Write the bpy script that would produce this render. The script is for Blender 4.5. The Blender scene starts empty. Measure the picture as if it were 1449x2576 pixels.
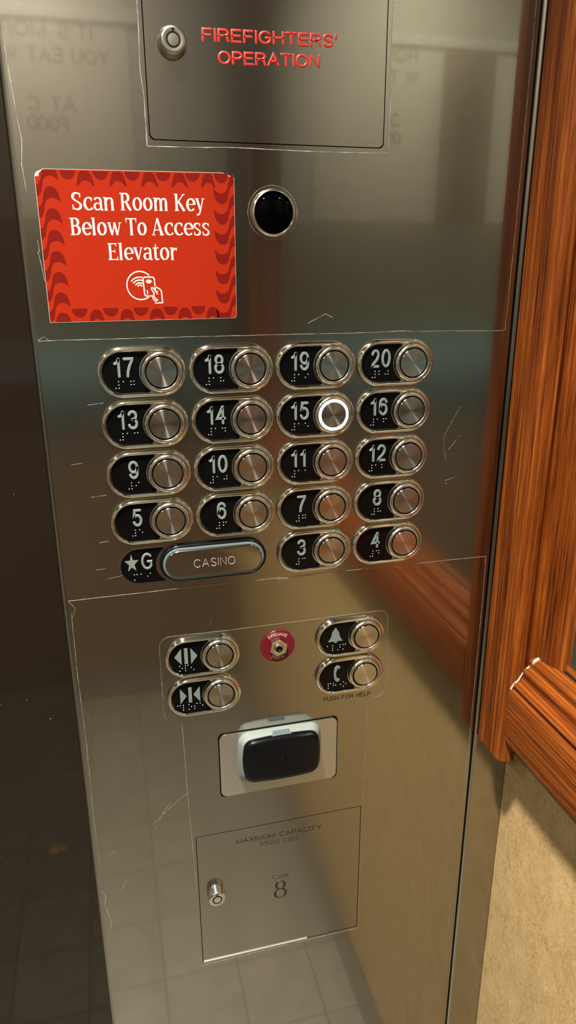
import bpy, bmesh, math, random
from mathutils import Vector, Matrix
from mathutils.geometry import tessellate_polygon

# ------------------------------------------------------------------ scene
random.seed(7)
sc = bpy.context.scene
COL = sc.collection
PI = math.pi
Z0 = 1.325            # height of the 17-row of buttons above the floor
DEPTH = 1.65          # cab depth
XR = 0.349            # right wall
XL = -1.65            # left wall
HC = 2.40             # ceiling height

# camera -------------------------------------------------------------------
cam = bpy.data.cameras.new('camera')
cam.sensor_fit = 'VERTICAL'
cam.sensor_height = 36.0
cam.sensor_width = 36.0 * 1449 / 2576
cam.lens = 1785.27 / 2576 * 36.0
cam.clip_start = 0.01
camo = bpy.data.objects.new('camera', cam)
COL.objects.link(camo)
camo.location = (-0.0433446, -0.571635, Z0 + 0.0748342)
camo.rotation_euler = (1.2423, 0.0045, -0.2517)
sc.camera = camo

# world, exposure ------------------------------------------------------------
w = bpy.data.worlds.new('world')
sc.world = w
w.use_nodes = True
w.node_tree.nodes['Background'].inputs[0].default_value = (0.01, 0.01, 0.012, 1)
w.node_tree.nodes['Background'].inputs[1].default_value = 0.1
sc.view_settings.view_transform = 'Standard'
sc.view_settings.look = 'None'
sc.view_settings.gamma = 1.0
sc.view_settings.use_curve_mapping = False
sc.view_settings.exposure = -0.25
try:
    sc.cycles.caustics_reflective = False
    sc.cycles.caustics_refractive = False
    sc.cycles.sample_clamp_indirect = 6.0
    sc.cycles.transparent_max_bounces = 16
    sc.cycles.max_bounces = 14
    sc.cycles.glossy_bounces = 8
except Exception:
    pass

# ceiling downlights (the lamp of each sits in its own fixture)
LAMPS = [(-0.19, -0.50), (-1.11, -0.50), (-0.19, -1.36), (-1.11, -1.36)]
LAMP_W = [35.0, 7.0, 10.0, 9.0]
LAMP_COL = (1.0, 0.96, 0.865)
for i, (lx, ly) in enumerate(LAMPS):
    L = bpy.data.lights.new('downlight_lamp', 'AREA')
    L.shape = 'DISK'
    L.size = 0.115
    L.spread = math.radians((88, 130, 150, 150)[i])
    L.energy = LAMP_W[i]
    L.color = LAMP_COL
    lo = bpy.data.objects.new('downlight_lamp', L)
    COL.objects.link(lo)
    lo.location = (lx, ly, HC - 0.006)

# ------------------------------------------------------------------ materials
MATS = {}


def nmat(name):
    m = bpy.data.materials.new(name)
    m.use_nodes = True
    nt = m.node_tree
    MATS[name] = m
    return m, nt, nt.nodes['Principled BSDF']


def link(nt, a, b):
    nt.links.new(a, b)


def simple(name, col, rough=0.5, metal=0.0, coat=0.0, ior=1.5, emit=None, estr=0.0):
    m, nt, p = nmat(name)
    p.inputs['Base Color'].default_value = (*col, 1)
    p.inputs['Roughness'].default_value = rough
    p.inputs['Metallic'].default_value = metal
    p.inputs['IOR'].default_value = ior
    p.inputs['Coat Weight'].default_value = coat
    if emit:
        p.inputs['Emission Color'].default_value = (*emit, 1)
        p.inputs['Emission Strength'].default_value = estr
    return m


def node(nt, t, **kw):
    n = nt.nodes.new(t)
    for k, v in kw.items():
        setattr(n, k, v)
    return n


def coords(nt, scale, kind='Object', rot=(0, 0, 0)):
    tc = node(nt, 'ShaderNodeTexCoord')
    mp = node(nt, 'ShaderNodeMapping')
    mp.inputs['Scale'].default_value = scale
    mp.inputs['Rotation'].default_value = rot
    link(nt, tc.outputs[kind], mp.inputs['Vector'])
    return mp.outputs['Vector']


def noise(nt, vec, scale, detail=3, rough=0.6, dist=0.0):
    n = node(nt, 'ShaderNodeTexNoise')
    n.inputs['Scale'].default_value = scale
    n.inputs['Detail'].default_value = detail
    n.inputs['Roughness'].default_value = rough
    n.inputs['Distortion'].default_value = dist
    link(nt, vec, n.inputs['Vector'])
    return n.outputs['Fac']


def ramp(nt, fac, stops):
    r = node(nt, 'ShaderNodeValToRGB')
    e = r.color_ramp.elements
    while len(e) < len(stops):
        e.new(0.5)
    for k, (p, c) in enumerate(stops):
        e[k].position = p
        e[k].color = (*c, 1) if len(c) == 3 else c
    link(nt, fac, r.inputs['Fac'])
    return r.outputs['Color']


def mrange(nt, fac, a, b, c, d):
    r = node(nt, 'ShaderNodeMapRange')
    for k, v in zip(('From Min', 'From Max', 'To Min', 'To Max'), (a, b, c, d)):
        r.inputs[k].default_value = v
    link(nt, fac, r.inputs['Value'])
    return r.outputs['Result']


def bump(nt, p, h, strength, dist):
    b = node(nt, 'ShaderNodeBump')
    b.inputs['Strength'].default_value = strength
    b.inputs['Distance'].default_value = dist
    link(nt, h, b.inputs['Height'])
    link(nt, b.outputs['Normal'], p.inputs['Normal'])


def brushed(name, col, rough, aniso, grain='x', var=0.06):
    """Brushed metal; the grain runs along `grain`, so highlights stretch across it."""
    m, nt, p = nmat(name)
    p.inputs['Metallic'].default_value = 1.0
    p.inputs['Anisotropic'].default_value = aniso
    cx = node(nt, 'ShaderNodeCombineXYZ')
    cx.inputs['Z' if grain == 'x' else 'X'].default_value = 1.0
    link(nt, cx.outputs[0], p.inputs['Tangent'])
    sc_ = (2, 300, 1600) if grain == 'x' else (900, 300, 3)
    g = noise(nt, coords(nt, sc_), 1.0, 3, 0.7)
    s = noise(nt, coords(nt, (1, 1, 1)), 9.0, 4, 0.6)
    mx = node(nt, 'ShaderNodeMath', operation='MULTIPLY_ADD')
    link(nt, g, mx.inputs[0])
    mx.inputs[1].default_value = 0.10
    link(nt, s, mx.inputs[2])
    link(nt, mrange(nt, mx.outputs[0], 0.3, 0.9, rough - var * .5, rough + var), p.inputs['Roughness'])
    c = ramp(nt, g, [(0.3, tuple(v * 0.99 for v in col)), (0.7, tuple(min(1, v * 1.01) for v in col))])
    link(nt, c, p.inputs['Base Color'])
    return m


brushed('panel_steel', (0.345, 0.330, 0.295), 0.16, 0.45, 'x', 0.015)
brushed('door_leaf_steel', (0.345, 0.330, 0.295), 0.16, 0.45, 'x', 0.015)
brushed('strip_steel', (0.36, 0.345, 0.31), 0.2, 0.0, 'x', 0.02)
brushed('plate_steel', (0.50, 0.50, 0.45), 0.34, 0.6)
simple('chrome', (0.82, 0.79, 0.69), 0.07, 1.0)
simple('ring_steel', (0.70, 0.67, 0.60), 0.17, 1.0)
simple('lock_steel', (0.72, 0.70, 0.63), 0.16, 1.0)
simple('dull_metal', (0.42, 0.40, 0.34), 0.28, 1.0)
simple('black_plate', (0.002, 0.002, 0.002), 0.22, ior=1.22)
simple('black_gap', (0.004, 0.004, 0.005), 0.6, ior=1.2)
simple('black_plastic', (0.003, 0.003, 0.004), 0.20, ior=1.27)
simple('lens_black', (0.0005, 0.0005, 0.0005), 0.05, ior=1.12)
simple('numeral_grey', (0.155, 0.185, 0.168), 0.4, 0.1)
simple('braille_steel', (0.75, 0.76, 0.74), 0.22, 0.7)
simple('grey_housing', (0.20, 0.225, 0.205), 0.42)
simple('grey_light_pipe', (0.085, 0.112, 0.112), 0.3)
simple('red_paint', (0.40, 0.020, 0.012), 0.35)
simple('black_paint_and_cut_shade', (0.012, 0.010, 0.008), 0.4)
simple('silver_ink_and_glint', (0.55, 0.45, 0.42), 0.4)
simple('sign_white', (0.56, 0.57, 0.47), 0.6)
simple('sign_edge', (0.42, 0.40, 0.33), 0.7)
simple('sign_red', (0.26, 0.0145, 0.003), 0.6)
simple('sign_dark_red', (0.125, 0.005, 0.0025), 0.6)
simple('disc_red', (0.105, 0.003, 0.012), 0.25)
simple('lit_ring', (0.9, 0.95, 1.0), 0.4, emit=(0.60, 0.90, 1.0), estr=9.0)
simple('mirror_glass', (0.80, 0.84, 0.78), 0.015, 1.0)
simple('bevel_lead', (0.25, 0.27, 0.25), 0.35, 0.8)
simple('ceiling_paint', (0.80, 0.80, 0.72), 0.6)
simple('lamp_trim', (0.85, 0.82, 0.74), 0.4)
simple('poster_paper', (0.80, 0.72, 0.60), 0.35)
simple('poster_ink', (0.085, 0.050, 0.026), 0.5)
simple('cream_wall', (0.55, 0.50, 0.42), 0.6)
simple('side_wall', (0.42, 0.40, 0.35), 0.6)
simple('teal_band', (0.38, 0.66, 0.70), 0.5)
simple('rail_brown', (0.31, 0.245, 0.18), 0.5)
simple('dark_band', (0.030, 0.030, 0.028), 0.6)
simple('brown_band', (0.20, 0.125, 0.075), 0.45)
simple('filler_white', (0.42, 0.35, 0.28), 0.7)
simple('edge_band', (0.30, 0.25, 0.16), 0.5)
simple('dark_backing', (0.015, 0.012, 0.010), 0.8)

for q in ('sign_red', 'sign_dark_red', 'sign_white'):
    MATS[q].node_tree.nodes['Principled BSDF'].inputs['Specular IOR Level'].default_value = 0.06

# spun button cap: circular grain gives the radial glint
m, nt, p = nmat('spun_cap')
p.inputs['Metallic'].default_value = 1.0
p.inputs['Base Color'].default_value = (0.50, 0.48, 0.44, 1)
p.inputs['Roughness'].default_value = 0.20
p.inputs['Anisotropic'].default_value = 0.96
tg = node(nt, 'ShaderNodeTangent', direction_type='RADIAL', axis='Y')
p.inputs['Anisotropic Rotation'].default_value = 0.25
link(nt, tg.outputs[0], p.inputs['Tangent'])

# clear protective film stuck on the steel
m = bpy.data.materials.new('clear_film')
m.use_nodes = True
nt = m.node_tree
nt.nodes.clear()
out = node(nt, 'ShaderNodeOutputMaterial')
tr = node(nt, 'ShaderNodeBsdfTransparent')
tr.inputs[0].default_value = (0.965, 0.965, 0.95, 1)
gl = node(nt, 'ShaderNodeBsdfGlossy')
gl.inputs['Roughness'].default_value = 0.035
gl.inputs['Color'].default_value = (1, 1, 1, 1)
fr = node(nt, 'ShaderNodeFresnel')
fr.inputs['IOR'].default_value = 1.5
ge = node(nt, 'ShaderNodeNewGeometry')
mxs = node(nt, 'ShaderNodeMixShader')
mm = node(nt, 'ShaderNodeMath', operation='MULTIPLY')
link(nt, fr.outputs[0], mm.inputs[0])
mm.inputs[1].default_value = 2.2
bf = node(nt, 'ShaderNodeMath', operation='SUBTRACT')
bf.inputs[0].default_value = 1.0
link(nt, ge.outputs['Backfacing'], bf.inputs[1])
m2 = node(nt, 'ShaderNodeMath', operation='MULTIPLY')
link(nt, mm.outputs[0], m2.inputs[0])
link(nt, bf.outputs[0], m2.inputs[1])
link(nt, m2.outputs[0], mxs.inputs[0])
link(nt, tr.outputs[0], mxs.inputs[1])
link(nt, gl.outputs[0], mxs.inputs[2])
link(nt, mxs.outputs[0], out.inputs[0])
MATS['clear_film'] = m


def broken(name, col, scale, lo, hi, rough=0.5):
    """whitish scuffed film edge that fades in and out along its length"""
    m = bpy.data.materials.new(name)
    m.use_nodes = True
    nt = m.node_tree
    p = nt.nodes['Principled BSDF']
    p.inputs['Base Color'].default_value = (*col, 1)
    p.inputs['Roughness'].default_value = rough
    f = noise(nt, coords(nt, (1, 1, 1)), scale, 3, 0.7)
    link(nt, mrange(nt, f, lo, hi, 0.0, 1.0), p.inputs['Alpha'])
    MATS[name] = m


broken('film_edge', (0.29, 0.28, 0.23), 90, 0.22, 0.62)
broken('scratch_white', (0.30, 0.29, 0.24), 160, 0.34, 0.62)

# stained wood, grain along the chosen axis
def wood(name, grain):
    m, nt, p = nmat(name)
    s = {'z': (1, 1, 0.02), 'y': (1, 0.02, 1), 'x': (0.02, 1, 1)}[grain]
    s2 = {'z': (1, 1, 0.10), 'y': (1, 0.10, 1), 'x': (0.10, 1, 1)}[grain]
    v = coords(nt, s)
    a = noise(nt, v, 420, 4, 0.66, 0.25)
    b = noise(nt, v, 75, 3, 0.6, 0.4)
    c = noise(nt, coords(nt, s2), 55, 4, 0.65, 1.2)
    m1 = node(nt, 'ShaderNodeMath', operation='MULTIPLY_ADD')
    link(nt, a, m1.inputs[0]); m1.inputs[1].default_value = 0.55
    mb = node(nt, 'ShaderNodeMath', operation='MULTIPLY')
    link(nt, b, mb.inputs[0]); mb.inputs[1].default_value = 0.25
    link(nt, mb.outputs[0], m1.inputs[2])
    m2 = node(nt, 'ShaderNodeMath', operation='MULTIPLY_ADD')
    link(nt, c, m2.inputs[0]); m2.inputs[1].default_value = 0.22
    link(nt, m1.outputs[0], m2.inputs[2])
    col = ramp(nt, m2.outputs[0], [(0.40, (0.040, 0.007, 0.001)), (0.46, (0.12, 0.024, 0.002)),
                                   (0.53, (0.19, 0.042, 0.0035)), (0.60, (0.29, 0.076, 0.009)),
                                   (0.67, (0.40, 0.140, 0.024))])
    link(nt, col, p.inputs['Base Color'])
    p.inputs['Roughness'].default_value = 0.38
    p.inputs['Specular IOR Level'].default_value = 0.3
    bump(nt, p, m2.outputs[0], 0.9, 0.003)
    return m


wood('wood_upright', 'z')
wood('wood_level', 'y')
wood('wood_cross', 'x')

# tan laminate with fine fibrous mottling
m, nt, p = nmat('tan_laminate')
v = coords(nt, (1, 1, 0.62))
a = noise(nt, v, 260, 4, 0.65, 1.6)
b = noise(nt, v, 40, 3, 0.6, 0.6)
mx = node(nt, 'ShaderNodeMath', operation='MULTIPLY_ADD')
link(nt, a, mx.inputs[0]); mx.inputs[1].default_value = 0.7
mb = node(nt, 'ShaderNodeMath', operation='MULTIPLY')
link(nt, b, mb.inputs[0]); mb.inputs[1].default_value = 0.3
link(nt, mb.outputs[0], mx.inputs[2])
link(nt, ramp(nt, mx.outputs[0], [(0.34, (0.36, 0.235, 0.105)), (0.5, (0.56, 0.375, 0.165)),
                                  (0.66, (0.69, 0.495, 0.25))]), p.inputs['Base Color'])
p.inputs['Roughness'].default_value = 0.42
bump(nt, p, a, 0.18, 0.0015)

# dark bronze mirror door with dust and wiped patches
m, nt, p = nmat('dark_door')
p.inputs['Base Color'].default_value = (0.012, 0.008, 0.005, 1)
p.inputs['IOR'].default_value = 1.39
vo = node(nt, 'ShaderNodeTexVoronoi')
vo.inputs['Scale'].default_value = 75
link(nt, coords(nt, (1, 1, 1)), vo.inputs['Vector'])
patch = noise(nt, coords(nt, (1, 1, 1)), 14, 3, 0.6)
thr = node(nt, 'ShaderNodeMath', operation='LESS_THAN')
link(nt, vo.outputs['Distance'], thr.inputs[0])
link(nt, mrange(nt, patch, 0.45, 0.75, 0.0, 0.09), thr.inputs[1])
cm = node(nt, 'ShaderNodeMix', data_type='RGBA')
cm.inputs['A'].default_value = (0.012, 0.008, 0.005, 1)
cm.inputs['B'].default_value = (0.16, 0.13, 0.10, 1)
link(nt, thr.outputs[0], cm.inputs['Factor'])
link(nt, cm.outputs['Result'], p.inputs['Base Color'])
link(nt, mrange(nt, patch, 0.3, 0.8, 0.02, 0.10), p.inputs['Roughness'])

# slate floor tiles with grout
m, nt, p = nmat('floor_tile')
v = coords(nt, (1, 1, 1))
nt.nodes['Mapping'].inputs['Location'].default_value = (0.027, 0.547, 0)
br = node(nt, 'ShaderNodeTexBrick')
br.offset = 0.0
br.inputs['Scale'].default_value = 1.0
br.inputs['Brick Width'].default_value = 0.152
br.inputs['Row Height'].default_value = 0.152
br.inputs['Mortar Size'].default_value = 0.0022
br.inputs['Mortar Smooth'].default_value = 0.3
br.inputs['Color1'].default_value = (0.215, 0.195, 0.150, 1)
br.inputs['Color2'].default_value = (0.175, 0.162, 0.128, 1)
br.inputs['Mortar'].default_value = (0.085, 0.074, 0.056, 1)
link(nt, v, br.inputs['Vector'])
n1 = noise(nt, v, 16, 5, 0.65, 0.8)
mxc = node(nt, 'ShaderNodeMix', data_type='RGBA', blend_type='MULTIPLY')
mxc.inputs['Factor'].default_value = 1.0
link(nt, br.outputs['Color'], mxc.inputs['A'])
link(nt, ramp(nt, n1, [(0.3, (0.72, 0.70, 0.66)), (0.7, (1.1, 1.08, 1.02))]), mxc.inputs['B'])
link(nt, mxc.outputs['Result'], p.inputs['Base Color'])
p.inputs['Roughness'].default_value = 0.5


# ------------------------------------------------------------------ mesh helpers (mm, panel frame: x right, y into the wall, z up)
def W(x, z, y=0.0):
    return Vector((x / 1000, y / 1000, Z0 + z / 1000))


class MB:
    """collects geometry in mm, local to an origin, and links it as ONE mesh object"""

    def __init__(self):
        self.v, self.f, self.m = [], [], []
        self.cur = 0

    def add(self, verts, faces):
        o = len(self.v)
        self.v += [tuple(a) for a in verts]
        for f in faces:
            self.f.append([i + o for i in f])
            self.m.append(self.cur)

    def box(self, x0, x1, y0, y1, z0, z1):
        vs = [(x, y, z) for x in (x0, x1) for y in (y0, y1) for z in (z0, z1)]
        self.add(vs, [(0, 1, 3, 2), (4, 6, 7, 5), (0, 4, 5, 1), (2, 3, 7, 6), (0, 2, 6, 4), (1, 5, 7, 3)])

    def prism(self, loops, y0, y1):
        """flat shape (first loop outer, the others holes) of x,z points, from y0 (back) to y1 (front)"""
        tess = tessellate_polygon([[Vector((a, b, 0)) for a, b in lp] for lp in loops])
        flat = [pt for lp in loops for pt in lp]
        n = len(flat)
        self.add([(a, y0, b) for a, b in flat] + [(a, y1, b) for a, b in flat],
                 [t for t in tess] + [tuple(i + n for i in reversed(t)) for t in tess])
        k = 0
        for lp in loops:
            c = len(lp)
            self.add([(a, y0, b) for a, b in lp] + [(a, y1, b) for a, b in lp],
                     [(i, (i + 1) % c, c + (i + 1) % c, c + i) for i in range(c)])
            k += c

    def extrude(self, prof, axis, a0, a1, closed=True):
        """profile extruded along an axis. prof holds the two other coordinates in x,y,z order"""
        def mk(pq, t):
            p_, q_ = pq
            return {'x': (t, p_, q_), 'y': (p_, t, q_), 'z': (p_, q_, t)}[axis]
        n = len(prof)
        vs = [mk(q, a0) for q in prof] + [mk(q, a1) for q in prof]
        fs = [(i, (i + 1) % n, n + (i + 1) % n, n + i) for i in range(n if closed else n - 1)]
        if closed:
            tess = tessellate_polygon([[Vector((a, b, 0)) for a, b in prof]])
            fs += list(tess) + [tuple(i + n for i in t) for t in tess]
        self.add(vs, fs)

    def lathe(self, prof, cx=0, cz=0, seg=72, close=True):
        """profile (r, y) turned about the y axis"""
        n = len(prof)
        vs, fs = [], []
        for k in range(seg):
            a = 2 * PI * k / seg
            for r, y in prof:
                vs.append((cx + r * math.cos(a), y, cz + r * math.sin(a)))
        for k in range(seg):
            k2 = (k + 1) % seg
            for i in range(n - 1):
                fs.append((k * n + i, k2 * n + i, k2 * n + i + 1, k * n + i + 1))
        self.add(vs, fs)

    def loft(self, rings, cap0=True, cap1=True):
        """rings: lists of 3D points of equal count, closed"""
        n = len(rings[0])
        vs = [p_ for r in rings for p_ in r]
        fs = []
        for j in range(len(rings) - 1):
            for i in range(n):
                fs.append((j * n + i, j * n + (i + 1) % n, (j + 1) * n + (i + 1) % n, (j + 1) * n + i))
        if cap0:
            fs.append(tuple(range(n)))
        if cap1:
            o = (len(rings) - 1) * n
            fs.append(tuple(o + i for i in reversed(range(n))))
        self.add(vs, fs)

    def ribbon(self, pts, wd, y0, y1, closed=False, bev=0.25, caps=True):
        """raised stroke along x,z points; wd is a width or one width per point; y0 base, y1 top (more negative = outwards)"""
        q = [pts[0]]
        ws = wd if isinstance(wd, (list, tuple)) else [wd] * len(pts)
        qw = [ws[0]]
        for a, b in zip(pts[1:], ws[1:]):
            if math.hypot(a[0] - q[-1][0], a[1] - q[-1][1]) > 1e-4:
                q.append(a); qw.append(b)
        if closed and math.hypot(q[0][0] - q[-1][0], q[0][1] - q[-1][1]) < 1e-4:
            q.pop(); qw.pop()
        n = len(q)
        if n < 2:
            return
        lf, rt = [], []
        for i in range(n):
            if closed:
                a, b, c = q[i - 1], q[i], q[(i + 1) % n]
            else:
                a, b, c = q[max(i - 1, 0)], q[i], q[min(i + 1, n - 1)]
            d1 = Vector((b[0] - a[0], b[1] - a[1])); d2 = Vector((c[0] - b[0], c[1] - b[1]))
            if d1.length < 1e-9: d1 = d2
            if d2.length < 1e-9: d2 = d1
            d1.normalize(); d2.normalize()
            t = d1 + d2
            if t.length < 0.2: t = d1
            t.normalize()
            nn = Vector((-t.y, t.x))
            k = 1.0 / max(0.55, abs(nn.dot(Vector((-d1.y, d1.x)))))
            lf.append((b[0] + nn.x * k * qw[i] / 2, b[1] + nn.y * k * qw[i] / 2, nn * k))
            rt.append((b[0] - nn.x * k * qw[i] / 2, b[1] - nn.y * k * qw[i] / 2, -nn * k))
        if closed:
            def band(o1, i1, o2, i2): pass
            vs, fs = [], []
            for i in range(n):
                l, r = lf[i], rt[i]
                bb = qw[i] * bev
                vs += [(l[0], y0, l[1]), (l[0] - l[2].x * bb, y1, l[1] - l[2].y * bb),
                       (r[0] - r[2].x * bb, y1, r[1] - r[2].y * bb), (r[0], y0, r[1])]
            for i in range(n):
                j = (i + 1) % n
                for k in range(3):
                    fs.append((i * 4 + k, j * 4 + k, j * 4 + k + 1, i * 4 + k + 1))
            self.add(vs, fs)
            return
        loop = [(l[0], l[1]) for l in lf]
        inner = [(l[0] - l[2].x * qw[i] * bev, l[1] - l[2].y * qw[i] * bev) for i, l in enumerate(lf)]
        vs, fs = [], []
        for i in range(n):
            l, r = lf[i], rt[i]
            bb = qw[i] * bev
            vs += [(l[0], y0, l[1]), (l[0] - l[2].x * bb, y1, l[1] - l[2].y * bb),
                   (r[0] - r[2].x * bb, y1, r[1] - r[2].y * bb), (r[0], y0, r[1])]
        for i in range(n - 1):
            for k in range(3):
                fs.append((i * 4 + k, (i + 1) * 4 + k, (i + 1) * 4 + k + 1, i * 4 + k + 1))
        self.add(vs, fs)
        for e in ((0, 1), (n - 1, n - 2)):
            b, a = q[e[0]], q[e[1]]
            d = Vector((b[0] - a[0], b[1] - a[1])).normalized()
            h = qw[e[0]] / 2
            if caps:
                ang = math.atan2(d.y, d.x)
                vs, fs = [(b[0], y1, b[1])], []
                K = 8
                for k in range(K + 1):
                    th = ang - PI / 2 + PI * k / K
                    hi = h * (1 - 2 * bev)
                    vs += [(b[0] + hi * math.cos(th), y1, b[1] + hi * math.sin(th)),
                           (b[0] + h * math.cos(th), y0, b[1] + h * math.sin(th))]
                for k in range(K):
                    i1, o1, i2, o2 = 1 + 2 * k, 2 + 2 * k, 3 + 2 * k, 4 + 2 * k
                    fs += [(0, i1, i2), (i1, o1, o2, i2)]
                self.add(vs, fs)
            else:
                i = e[0]
                l, r = lf[i], rt[i]
                bb = qw[i] * bev
                self.add([(l[0], y0, l[1]), (l[0] - l[2].x * bb, y1, l[1] - l[2].y * bb),
                          (r[0] - r[2].x * bb, y1, r[1] - r[2].y * bb), (r[0], y0, r[1])], [(0, 1, 2, 3)])

    def dot(self, x, z, r, y, h):
        vs, fs = [], []
        S, T = 10, 3
        for j in range(T):
            e = PI / 2 * j / T
            for i in range(S):
                a = 2 * PI * i / S
                vs.append((x + r * math.cos(e) * math.cos(a), y - h * math.sin(e), z + r * math.cos(e) * math.sin(a)))
        vs.append((x, y - h, z))
        for j in range(T - 1):
            for i in range(S):
                fs.append((j * S + i, j * S + (i + 1) % S, (j + 1) * S + (i + 1) % S, (j + 1) * S + i))
        for i in range(S):
            fs.append(((T - 1) * S + i, (T - 1) * S + (i + 1) % S, T * S))
        self.add(vs, fs)

    def build(self, name, mat, parent=None, smooth=0, bevel=0.0, loc=None):
        me = bpy.data.meshes.new(name)
        me.from_pydata([(a / 1000, b / 1000, c / 1000) for a, b, c in self.v], [], self.f)
        mats = mat if isinstance(mat, (list, tuple)) else [mat]
        for q in mats:
            me.materials.append(MATS[q])
        for pl, mi in zip(me.polygons, self.m):
            pl.material_index = mi
        bm = bmesh.new()
        bm.from_mesh(me)
        bmesh.ops.remove_doubles(bm, verts=bm.verts, dist=1e-7)
        bmesh.ops.recalc_face_normals(bm, faces=bm.faces)
        if smooth:
            for f in bm.faces:
                f.smooth = True
            for e in bm.edges:
                if len(e.link_faces) == 2:
                    if e.calc_face_angle(0) > math.radians(smooth):
                        e.smooth = False
        bm.to_mesh(me)
        bm.free()
        o = bpy.data.objects.new(name, me)
        COL.objects.link(o)
        if parent:
            o.parent = parent
        if loc is not None:
            o.location = loc
        if bevel:
            md = o.modifiers.new('bevel', 'BEVEL')
            md.width = bevel / 1000
            md.segments = 3
            md.limit_method = 'ANGLE'
        return o


def tag(o, label=None, cat=None, group=None, kind=None):
    if label: o['label'] = label
    if cat: o['category'] = cat
    if group: o['group'] = group
    if kind: o['kind'] = kind
    return o


def thing(name, label, cat, x, z, group=None, y=0.0):
    o = bpy.data.objects.new(name, None)
    COL.objects.link(o)
    o.location = W(x, z, y)
    o.empty_display_size = 0.01
    return tag(o, label, cat, group)


def arc(cx, cz, rx, rz, a0, a1, n=14):
    return [(cx + rx * math.cos(math.radians(a0 + (a1 - a0) * k / n)),
             cz + rz * math.sin(math.radians(a0 + (a1 - a0) * k / n))) for k in range(n + 1)]


def capsule(x0, x1, r, cz=0.0, n=24):
    """outline round two end centres x0 < x1"""
    return arc(x1, cz, r, r, -90, 90, n) + arc(x0, cz, r, r, 90, 270, n)


def rrect(x0, x1, z0, z1, r, n=8):
    return (arc(x1 - r, z0 + r, r, r, -90, 0, n) + arc(x1 - r, z1 - r, r, r, 0, 90, n)
            + arc(x0 + r, z1 - r, r, r, 90, 180, n) + arc(x0 + r, z0 + r, r, r, 180, 270, n))


# ------------------------------------------------------------------ lettering
def _font():
    F = {}
    F['0'] = (.56, [('c', arc(.28, .5, .28, .5, 90, 450, 28))])
    F['1'] = (.30, [[(.0, .74), (.13, .78), (.24, .92), (.26, 1)], [(.26, 1), (.26, 0)]])
    F['2'] = (.54, [arc(.27, .72, .26, .28, 170, -25, 14) + [(.40, .42), (.10, .16), (.02, 0)], [(.02, 0), (.54, 0)]])
    F['3'] = (.54, [arc(.27, .75, .24, .25, 160, -90, 14), arc(.27, .265, .265, .265, 90, -160, 16)])
    F['4'] = (.56, [[(.42, 0), (.42, 1), (.40, 1), (0, .30), (.56, .30)]])
    F['5'] = (.54, [[(.49, 1), (.11, 1), (.05, .50)], [(.05, .50)] + arc(.265, .33, .265, .33, 120, -155, 18)])
    F['6'] = (.54, [('c', arc(.275, .32, .26, .32, 90, 450, 24)), [(.015, .32), (.015, .55)] + arc(.275, .66, .26, .34, 170, 25, 10)])
    F['7'] = (.54, [[(0, 1), (.53, 1), (.53, .95), (.34, .60), (.22, .28), (.18, 0)]])
    F['8'] = (.54, [('c', arc(.27, .755, .225, .245, 90, 450, 22)), ('c', arc(.27, .265, .265, .265, 90, 450, 24))])
    F['9'] = (.54, [('c', arc(.265, .68, .26, .32, 90, 450, 24)), [(.525, .68), (.525, .45)] + arc(.265, .34, .26, .34, -10, -155, 10)])
    F['A'] = (.70, [[(0, 0), (.35, 1), (.70, 0)], [(.13, .34), (.57, .34)]])
    F['B'] = (.60, [[(0, 0), (0, 1), (.33, 1)] + arc(.33, .76, .23, .24, 90, -90, 10) + [(0, .52)], [(.33, .52)] + arc(.34, .26, .26, .26, 90, -90, 10) + [(0, 0)]])
    F['C'] = (.68, [arc(.37, .5, .37, .5, 40, 320, 22)])
    F['D'] = (.66, [[(0, 0), (0, 1), (.26, 1)] + arc(.26, .5, .40, .5, 90, -90, 16) + [(0, 0)]])
    F['E'] = (.56, [[(.56, 1), (0, 1), (0, 0), (.56, 0)], [(0, .52), (.50, .52)]])
    F['F'] = (.54, [[(.54, 1), (0, 1), (0, 0)], [(0, .50), (.47, .50)]])
    F['G'] = (.70, [arc(.37, .5, .37, .5, 45, 320, 22) + [(.68, .22), (.68, .48), (.42, .48)]])
    F['H'] = (.62, [[(0, 0), (0, 1)], [(.62, 0), (.62, 1)], [(0, .52), (.62, .52)]])
    F['I'] = (.001, [[(0, 0), (0, 1)]])
    F['L'] = (.50, [[(0, 1), (0, 0), (.50, 0)]])
    F['M'] = (.74, [[(0, 0), (0, 1), (.37, .05), (.74, 1), (.74, 0)]])
    F['N'] = (.62, [[(0, 0), (0, 1), (.62, 0), (.62, 1)]])
    F['O'] = (.74, [('c', arc(.37, .5, .37, .5, 90, 450, 28))])
    F['P'] = (.58, [[(0, 0), (0, 1), (.32, 1)] + arc(.32, .73, .26, .27, 90, -90, 12) + [(0, .46)]])
    F['R'] = (.62, [[(0, 0), (0, 1), (.34, 1)] + arc(.34, .74, .26, .26, 90, -90, 12) + [(0, .48)], [(.34, .48), (.52, .40), (.56, .2), (.62, 0)]])
    F['S'] = (.60, [arc(.30, .745, .26, .255, 25, 180, 10) + [(.06, .66), (.30, .50), (.54, .36)] + arc(.30, .26, .28, .26, 10, -160, 12)])
    F['T'] = (.62, [[(0, 1), (.62, 1)], [(.31, 1), (.31, 0)]])
    F['U'] = (.62, [[(0, 1)] + arc(.31, .31, .31, .31, 180, 360, 14) + [(.62, 1)]])
    F['W'] = (.92, [[(0, 1), (.23, 0), (.46, .95), (.69, 0), (.92, 1)]])
    F['X'] = (.64, [[(0, 1), (.64, 0)], [(0, 0), (.64, 1)]])
    F['Y'] = (.66, [[(0, 1), (.33, .46), (.66, 1)], [(.33, .46), (.33, 0)]])
    F["'"] = (.001, [[(0, 1), (0, .72)]])
    F[' '] = (.30, [])
    return F


FONT = _font()


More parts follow.
